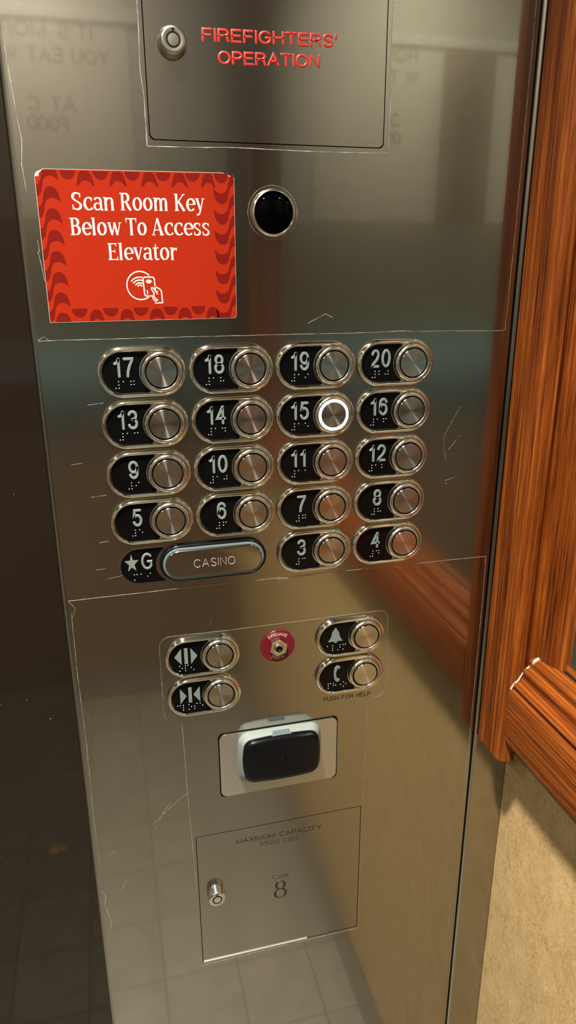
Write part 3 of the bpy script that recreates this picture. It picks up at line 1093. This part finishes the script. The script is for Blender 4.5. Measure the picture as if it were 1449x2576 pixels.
tag(b.build('engraved_lettering', 'black_paint_and_cut_shade', t), 'engraved black capacity lettering and a large serif 8')
lock(t, 23.6 + o_, 92.9, 9.8, 10.2, 7.9, 'lock_steel')

# ------------------------------------------------------------------ round camera window
t = thing('camera_window', 'round black camera window in a steel ring, right of the red sign', 'camera', 91.9, 116.2)
b = MB(); b.lathe([(17.6, 0), (17.5, -1.6), (17.0, -3.2), (16.2, -4.2), (15.4, -4.4), (14.9, -4.0), (14.7, -2.6), (14.7, -0.2)], seg=80)
b.build('steel_ring', 'ring_steel', t, smooth=50)
b = MB(); b.lathe([(14.75, -0.3), (14.7, -2.4), (12.5, -3.4), (9, -4.2), (5, -4.7), (0.02, -4.9)], seg=64)
b.build('black_lens', 'lens_black', t, smooth=50)

# ------------------------------------------------------------------ fireman's phone jack
t = thing('phone_jack', "round red fireman's phone jack disc with a steel hex nut", 'jack', 92.0, -257.0)
b = MB(); b.lathe([(16.4, 0), (16.4, -1.0), (16.0, -1.4), (0.02, -1.4)], seg=72)
d_ = b.build('red_disc', 'disc_red', t, smooth=40)
b = MB()


def arc_text(mb, txt, r, a0, a1, h, sw, y0, y1, inward=False):
    lay, tot = layout(txt, .28)
    for ch, ox_ in lay:
        for s in FONT[ch][1]:
            closed = isinstance(s, tuple)
            q = []
            for a, c in (s[1] if closed else s):
                an = math.radians(a0 + (a1 - a0) * (ox_ + a) / tot)
                rr = r + (c * h if not inward else -c * h)
                q.append((rr * math.cos(an), rr * math.sin(an)))
            mb.ribbon(q, sw, y0, y1, closed, .1)


arc_text(b, 'FIREMANS', 11.2, 132, 48, 3.0, .42, -1.4, -1.5)
arc_text(b, 'PHONE', 13.4, 241, 299, 3.0, .42, -1.4, -1.5, True)
b.build('disc_lettering', 'silver_ink_and_glint', d_)
hexa = [(8.7 * math.cos(math.radians(60 * k + 20)), 8.7 * math.sin(math.radians(60 * k + 20))) for k in range(6)]
circ = list(reversed(arc(0, 0, 4.6, 4.6, 0, 360, 32)[:-1]))
b = MB(); b.prism([hexa, circ], -1.4, -5.6)
b.build('hex_nut', 'lock_steel', t, bevel=0.5)
b = MB(); b.lathe([(4.55, -1.4), (4.5, -7.2), (4.0, -7.6), (3.2, -7.6), (3.0, -7.0), (3.0, -4.5)], seg=40)
b.build('jack_barrel', 'lock_steel', t, smooth=40)
b = MB(); b.lathe([(3.05, -3.0), (3.0, -5.6), (1.6, -6.4), (0.02, -6.6)], seg=32)
b.build('jack_socket', 'black_plastic', t, smooth=40)

# ------------------------------------------------------------------ key card reader
t = thing('card_reader', 'black key card reader in a grey housing on a brushed steel plate', 'card reader', 92.6, -381.0)
b = MB(); b.prism([rrect(-59.0, 59.0, -36.0, 36.0, 6.5)], -0.05, -1.3)
b.build('mounting_plate', 'plate_steel', t, bevel=0.3)
b = MB(); b.prism([rrect(-60.2, 60.2, -36.9, 37.1, 5.0)], -0.01, -0.25)
b.build('plate_edge_shadow', 'black_gap', t)  # black sheet paints the shadow line round the plate edge


def barrel(x0, x1, z0, z1, bx, bz, r, y, n=16):
    """rounded rectangle whose sides bow outwards"""
    pts = rrect(x0, x1, z0, z1, r, 6)
    cx, cz_ = (x0 + x1) / 2, (z0 + z1) / 2
    hx, hz = (x1 - x0) / 2, (z1 - z0) / 2
    dens = []
    m_ = len(pts)
    for i in range(m_):
        a, c = pts[i], pts[(i + 1) % m_]
        K = max(1, int(math.hypot(c[0] - a[0], c[1] - a[1]) / 5.5))
        K = 8 if K > 1 else 1
        for k in range(K):
            dens.append((a[0] + (c[0] - a[0]) * k / K, a[1] + (c[1] - a[1]) * k / K))
    out_ = []
    for a, c in dens:
        u, v_ = (a - cx) / hx, (c - cz_) / hz
        out_.append((a + bx * u * max(0, 1 - v_ * v_), y, c + bz * v_ * max(0, 1 - u * u)))
    return out_


rg = [barrel(-40.5, 40.8, -22.5, 34.0, 1.5, 1.5, 9, -1.2), barrel(-40.0, 40.2, -21.5, 34.2, 1.5, 1.6, 9, -3.0),
      barrel(-38.0, 36.5, -15.0, 34.6, 2.6, 1.8, 7, -10.0), barrel(-36.6, 34.4, -11.6, 34.4, 3.2, 2.0, 6, -13.4)]
b = MB(); b.loft(rg, False, True)
b.build('grey_housing', 'grey_housing', t, smooth=50)
rg = [barrel(-36.0, 33.8, -11.0, 33.9, 3.4, 2.1, 6, -13.0), barrel(-36.2, 34.0, -11.2, 34.1, 3.4, 2.1, 6, -15.5), barrel(-35.4, 33.2, -10.4, 33.3, 3.4, 2.1, 6, -17.8),
      barrel(-33.6, 31.4, -8.6, 31.4, 3.4, 2.1, 5, -19.2), barrel(-30.0, 28.0, -5.6, 27.6, 3.2, 2.0, 4, -19.9), barrel(-20, 18, 2, 20, 2.0, 1.4, 3, -20.3)]
b = MB(); b.loft(rg, False, True)
fc = b.build('black_face', 'black_plastic', t, smooth=60)
b = MB()
for r in (2.4, 4.6, 6.8):
    b.ribbon(arc(-0.5, 8.5, r, r, 140, 40, 10), 0.55, -20.0, -20.5, False, .3)
b.dot(-0.5, 8.5, 0.8, -20.2, 0.35)
b.build('contactless_symbol', 'black_plate', fc, smooth=40)
b = MB()
b.loft([[(-11, -13.2, 35.6), (9, -13.2, 35.6), (9, -16.4, 35.2), (-11, -16.4, 35.2)], [(-8, -8.0, 36.9), (8, -8.0, 36.9), (8.6, -15.0, 36.3), (-10, -15.0, 36.3)]])
b.build('sensor_tab', 'grey_light_pipe', t, bevel=0.3)

# ------------------------------------------------------------------ the red sign
P00, P10, P11, P01 = (-79.1, 38.6), (61.5, 39.3), (62.4, 143.2), (-78.9, 142.6)
SW, SH = 140.5, 103.8


def sgn(a, c):
    u, v_ = a / SW, c / SH
    x = (1 - u) * (1 - v_) * P00[0] + u * (1 - v_) * P10[0] + u * v_ * P11[0] + (1 - u) * v_ * P01[0]
    z = (1 - u) * (1 - v_) * P00[1] + u * (1 - v_) * P10[1] + u * v_ * P11[1] + (1 - u) * v_ * P01[1]
    return (x - CX, z - CZ)


CX, CZ = -8.5, 39.0
t = thing('paper_sign', 'red sign reading Scan Room Key Below To Access Elevator', 'sign', CX, CZ)
ol = [sgn(0, 0), sgn(SW - 1.5, 0), sgn(SW, 1.5), sgn(SW, SH - 3.2), sgn(SW - 5.5, SH - 1.2), sgn(SW - 9, SH), sgn(6.0, SH), sgn(1.0, SH - 2.4), sgn(0, SH - 4.6)]
b = MB(); b.prism([ol], -0.44, -0.95)
card = b.build('sign_card', 'sign_edge', t)
il = [sgn(.25, .25), sgn(SW - 1.7, .25), sgn(SW - .2, 1.6), sgn(SW - .2, SH - 3.6), sgn(SW - 6, SH - 1.5), sgn(SW - 9.4, SH - .25), sgn(6.6, SH - .25), sgn(3.4, SH - 2.4), sgn(2.4, SH - 5.0), sgn(.25, SH - 4.8)]
b = MB(); b.prism([il], -0.94, -1.00)
b.build('red_print', 'sign_red', card)
b = MB()


def clip(pts, ax, lim, keep_less):
    out_ = []
    for i in range(len(pts)):
        p_, q_ = pts[i - 1], pts[i]
        ip = (p_[ax] <= lim) == keep_less
        iq = (q_[ax] <= lim) == keep_less
        if ip != iq:
            t_ = (lim - p_[ax]) / (q_[ax] - p_[ax])
            out_.append((p_[0] + (q_[0] - p_[0]) * t_, p_[1] + (q_[1] - p_[1]) * t_))
        if iq:
            out_.append(q_)
    return out_


def pat(pts):
    for ax, lim, kl in ((0, .3, False), (0, SW - .3, True), (1, .3, False), (1, SH - .6, True)):
        pts = clip(pts, ax, lim, kl)
        if len(pts) < 3:
            return
    q = [pts[0]]
    for a in pts[1:]:
        if math.hypot(a[0] - q[-1][0], a[1] - q[-1][1]) > 0.02:
            q.append(a)
    if len(q) > 2:
        b.prism([[sgn(*a) for a in q]], -0.99, -1.03)


UP = [(0, 0), (2, .9), (3.6, 3.6), (4.6, 7.5), (5.2, 10.4), (6.6, 12.6), (8.2, 13.5), (9.8, 13.7), (11.8, 13.2), (13.6, 11.6), (14.9, 9.0), (15.5, 6.2), (16.0, 3.0)]
LO = [(16.0, 3.0), (14.6, 4.5), (12.6, 5.8), (10.4, 6.4), (8.2, 6.0), (6.2, 4.6), (5.2, 2.6), (4.6, -.2), (3.6, -4.0), (2, -6.5), (0, -7.4)]
PER = 14.25
for k in range(8):
    zb = 93.2 - PER * k
    if k == 0:
        pat([(a, zb + c) for a, c in UP if True] + [(a, zb + c) for a, c in LO])
    else:
        pat([(a, zb + c) for a, c in UP] + [(a, zb + c) for a, c in LO])
for k in range(8):
    zb = 103.8 - (93.2 - PER * k)
    pat([(SW - a, zb - c) for a, c in UP] + [(SW - a, zb - c) for a, c in LO])
TA = [(27.6, 40.2), (50.2, 62.6), (72.5, 84.8), (94.2, 106.2), (115.6, 126.4)]
TU = [(17.0, 27.4), (39.4, 50.0), (61.4, 72.0), (83.4, 93.8), (104.6, 115.0)]
for a0, a1 in TA:
    w_ = a1 - a0
    pat([(a0, SH - 10.6), (a0 + .10 * w_, SH - 5.5), (a0 + .17 * w_, SH - 2.2), (a0 + .30 * w_, SH - .9), (a0 + .68 * w_, SH - .9), (a0 + .80 * w_, SH - 2.6), (a0 + .90 * w_, SH - 6), (a1, SH - 10.6),
         (a1 - .12 * w_, SH - 10.2), (a1 - .28 * w_, SH - 7.7), (a1 - .5 * w_, SH - 6.9), (a0 + .3 * w_, SH - 7.6), (a0 + .14 * w_, SH - 10.2)])
for a0, a1 in TU:
    cx = (a0 + a1) / 2
    pat([(cx + p_[0], SH - .9 + p_[1]) for p_ in arc(0, 0, (a1 - a0) / 2, 5.6, 180, 360, 16)])
BU = [(16.4, 27.6), (39.0, 50.2), (61.4, 72.4), (83.8, 94.6), (105.2, 116.0)]
BA = [(28.6, 39.4), (50.8, 61.8), (72.9, 84.6), (94.6, 105.6), (116.2, 126.8)]
for a0, a1 in BU:
    cx = (a0 + a1) / 2
    pat([(cx + p_[0], 9.6 + p_[1]) for p_ in arc(0, 0, (a1 - a0) / 2, 6.2, 180, 360, 16)])
for a0, a1 in BA:
    cx, hw = (a0 + a1) / 2, (a1 - a0) / 2
    pat([(a0, .4)] + [(cx + p_[0] * 1, 3.6 + p_[1]) for p_ in arc(0, 0, hw * .86, 5.2, 175, 5, 14)] + [(a1, .4), (a1 - hw * .4, .4)] + [(cx + p_[0], .4 + p_[1]) for p_ in arc(0, 0, hw * .52, 1.7, 0, 180, 8)] + [(a0 + hw * .4, .4)])
b.build('border_pattern', 'sign_dark_red', card)
b = MB()
for txt, x0, x1, zb in (('Scan', -55.6, -25.9, 116.1), ('Room', -21.9, 12.6, 116.4), ('Key', 17.0, 39.4, 116.5),
                        ('Below', -58.3, -22.2, 99.4), ('To', -18.9, -3.9, 99.6), ('Access', -0.4, 42.9, 99.7), ('Elevator', -33.3, 17.5, 82.4)):
    write_serif(b, txt, x0 - CX, x1 - CX, zb - CZ, 11.7, -0.99, -1.06)
b.build('sign_lettering', 'sign_white', card)
b = MB()
zi = lambda x, y: (-11.3 + (x - 600) / 39.6 - CX, 64.5 - (y - 520) / 39.2 - CZ)


def stroke(pts, wd=36, closed=False):
    b.ribbon([zi(*p_) for p_ in pts], wd / 39.5, -0.99, -1.06, closed, .03)


stroke([(a, c) for a, c in arc(600, 528, 392, 398, 320, 50, 40)][::-1] if False else arc(597, 528, 392, -396, 47, 309, 44))
for r, hi in ((330, 72), (250, 72), (170, 66)):
    stroke(arc(585, 622, r * .97, -r, 138, hi, 14))
stroke(arc(585, 600, 76, -88, 140, 40, 8))
stroke(rrect(690, 1016, 292, 820, 45, 4)[8:] + [(690 + 45, 820)] if False else [(930, 824), (760, 826), (722, 812), (706, 770), (688, 360), (690, 318), (720, 296), (960, 292), (1000, 306), (1014, 345), (1028, 560)])
for r in (102, 66, 32):
    stroke(arc(850, 478, r * .95, -r, 145, 35, 8), 30)
stroke([(788, 668), (793, 758)])
stroke([(1036, 562), (1150, 625), (1195, 670), (1210, 730), (1225, 1022), (1006, 1028)])
stroke([(1030, 560), (1030, 650)])
stroke([(1086, 772), (985, 620), (962, 590), (930, 588), (914, 612), (924, 642), (986, 752), (972, 780), (980, 840), (1015, 900), (1082, 942)], 34)
stroke([(1058, 700), (1096, 694)], 30)
stroke([(935, 850), (950, 905), (985, 955), (1050, 992)], 30)
stroke([(1048, 950), (1046, 1024)], 30)
b.build('card_icon', 'sign_white', card)

# ------------------------------------------------------------------ wooden mirror frame on the right wall
t = thing('mirror_frame', 'glossy orange-brown wooden mirror frame on the right wall beside the panel', 'mirror', 352, -398)
fx, fz = -352, 398
LEG = [(311.0, -1.0), (310.6, -4), (310.6, -36.5), (311.2, -40.2), (312.8, -42.9), (315.4, -44.8), (319.5, -45.8), (325.8, -46.6), (327.6, -45.6), (329.2, -43.6), (332.5, -43.0), (335.6, -44.6), (337.4, -48.6), (337.4, -53.0),
       (338.2, -56), (339.2, -62), (340.8, -68), (342.8, -73.5), (345.0, -78.0), (346.2, -78.6), (352, -78.6), (352, -1.0)]
b = MB()
b.extrude([(a + fx, c) for a, c in LEG[:8] + [(325.8, -1.0)]], 'z', 0.0, 1000)
b.extrude([(a + fx, c) for a, c in [(325.7, -1.0)] + LEG[7:]], 'z', -374 + fz, 1000)
b.build('frame_upright', 'wood_upright', t, smooth=32)
RAIL = [(352, -372), (330, -373.0), (315.6, -373.4), (314.2, -372.2), (313.2, -366), (313.2, -314.2), (313.8, -312.4), (315.0, -311.8), (318.0, -312.0), (318.6, -310.6), (316.4, -309.6), (315.6, -308.0), (315.9, -306.2), (317.2, -305.2), (319.2, -305.4), (321.6, -304.6), (323.4, -302.4), (324.6, -299.2),
        (324.9, -296.4), (324.4, -294.2), (324.6, -292.4), (326.0, -291.2), (328.6, -291.0), (331.6, -290.8), (331.9, -286.8), (331.1, -284.2), (332.0, -282.4), (334.6, -281.0), (338.5, -279.8), (342.5, -279.0), (345.2, -278.6), (346.2, -279.6), (352, -279.8)]
b = MB()
b.extrude([(a + fx, c + fz) for a, c in RAIL], 'y', -1100, -45.2)
b.build('frame_rail', 'wood_level', t, smooth=32)
b = MB()
b.extrude([(a + fx, -(c) - 1180) for a, c in LEG], 'z', -374 + fz, 1000)
b.build('frame_upright', 'wood_upright', t, smooth=32)
b = MB(); b.box(313 + fx, 351.5 + fx, -1179, -1, 1000, 1070)
b.build('frame_rail', 'wood_level', t)
b = MB(); b.box(346.8 + fx, 350 + fx, -1102, -77, -281 + fz, 1003)
gl_ = b.build('mirror_pane', 'mirror_glass', t)
b = MB()
b.box(345.6 + fx, 347.0 + fx, -1100, -78.6, -280.2 + fz, -278.4 + fz)
b.build('mirror_edge', 'black_gap', gl_)
b = MB()
b.prism([[(331 + fx, -284.6 + fz), (342.6 + fx, -280.2 + fz), (342.4 + fx, -275.8 + fz), (332.5 + fx, -281.0 + fz)]], -49.5, -53.0)
b.ribbon([(313.6 + fx, -311.8 + fz), (316.4 + fx, -306.6 + fz), (321 + fx, -303 + fz), (325.4 + fx, -294 + fz), (331 + fx, -289.6 + fz)], 1.6, -46.0, -47.4, False, .3)
b.build('putty_filler', 'filler_white', t)

# poster on the rear wall, seen mirrored in the panel
t = tag(bpy.data.objects.new('wall_poster', None), 'pale poster with brown hand lettering on the rear wall', 'poster')
COL.objects.link(t)
t.location = (-0.18, D / 1000 + 0.001, Z0 + 0.215)
t.rotation_euler = (0, 0, PI)
b = MB(); b.box(-270, 130, 0.0, -3.0, 0, 480)
pp = b.build('poster_sheet', 'poster_paper', t)
b = MB()
for txt, x0, z_, x1 in (("IT'S MOR", -181, 430, 50), ('YOU EAT W', -220, 375, 50), ('AT C', -125, 262, 0), ('FOOD', -100, 215, 5)):
    write(b, txt, x0, x1, z_, z_, 36, 6.0, -3.0, -3.4, .24)
b.build('poster_lettering', 'poster_ink', pp)

t = tag(bpy.data.objects.new('wall_poster', None), 'blank pale poster on the rear wall beyond the dark pilaster', 'poster')
COL.objects.link(t)
t.location = (-0.69, D / 1000 + 0.001, Z0 + 0.215)
t.rotation_euler = (0, 0, PI)
b = MB(); b.box(-210, 210, 0.0, -3.0, 0, 480)
b.build('poster_sheet', 'poster_paper', t)
b = MB(); b.box(-478, -312, D + 0.2, D + 11, 206, 689)
struct(b, 'trim_10', 'brown_band')

# ceiling downlight fixtures
for lx, ly in LAMPS:
    pos = ('nearest the operating panel' if ly > -0.8 else 'towards the rear wall') + (' on the mirror side' if lx > -0.6 else ' on the far side')
    o = tag(bpy.data.objects.new('ceiling_downlight', None), 'round recessed downlight ' + pos, 'ceiling light', 'ceiling downlights')
    COL.objects.link(o)
    o.location = (lx, ly, HC)
    o.rotation_euler = (PI / 2, 0, 0)
    b = MB(); b.lathe([(78, 0), (77, 4), (70, 6), (62, 5.5), (60, 0.4)], seg=48)
    b.build('trim_ring', 'lamp_trim', o, smooth=40)

# a yellow leaf dropped on the floor, caught in the dark door's reflection
t = tag(bpy.data.objects.new('fallen_leaf', None), 'small yellow leaf lying on the floor tiles in front of the dark door', 'leaf')
COL.objects.link(t)
t.location = (-0.262, -0.845, 0.001)
simple('leaf_yellow', (0.62, 0.40, 0.03), 0.6)
b = MB()
lv = [(-22, 0), (-12, 13), (2, 17), (5, 6), (18, 9), (27, 1), (19, -7), (6, -5), (0, -14), (-12, -11)]
b.add([(a, c, 2.0 + 1.5 * math.sin(a * .2)) for a, c in lv] + [(a, c, 1.2 + 1.5 * math.sin(a * .2)) for a, c in lv],
      [tuple(range(10)), tuple(reversed(range(10, 20)))] + [(i, (i + 1) % 10, 10 + (i + 1) % 10, 10 + i) for i in range(10)])
b.build('leaf_blade', 'leaf_yellow', t)
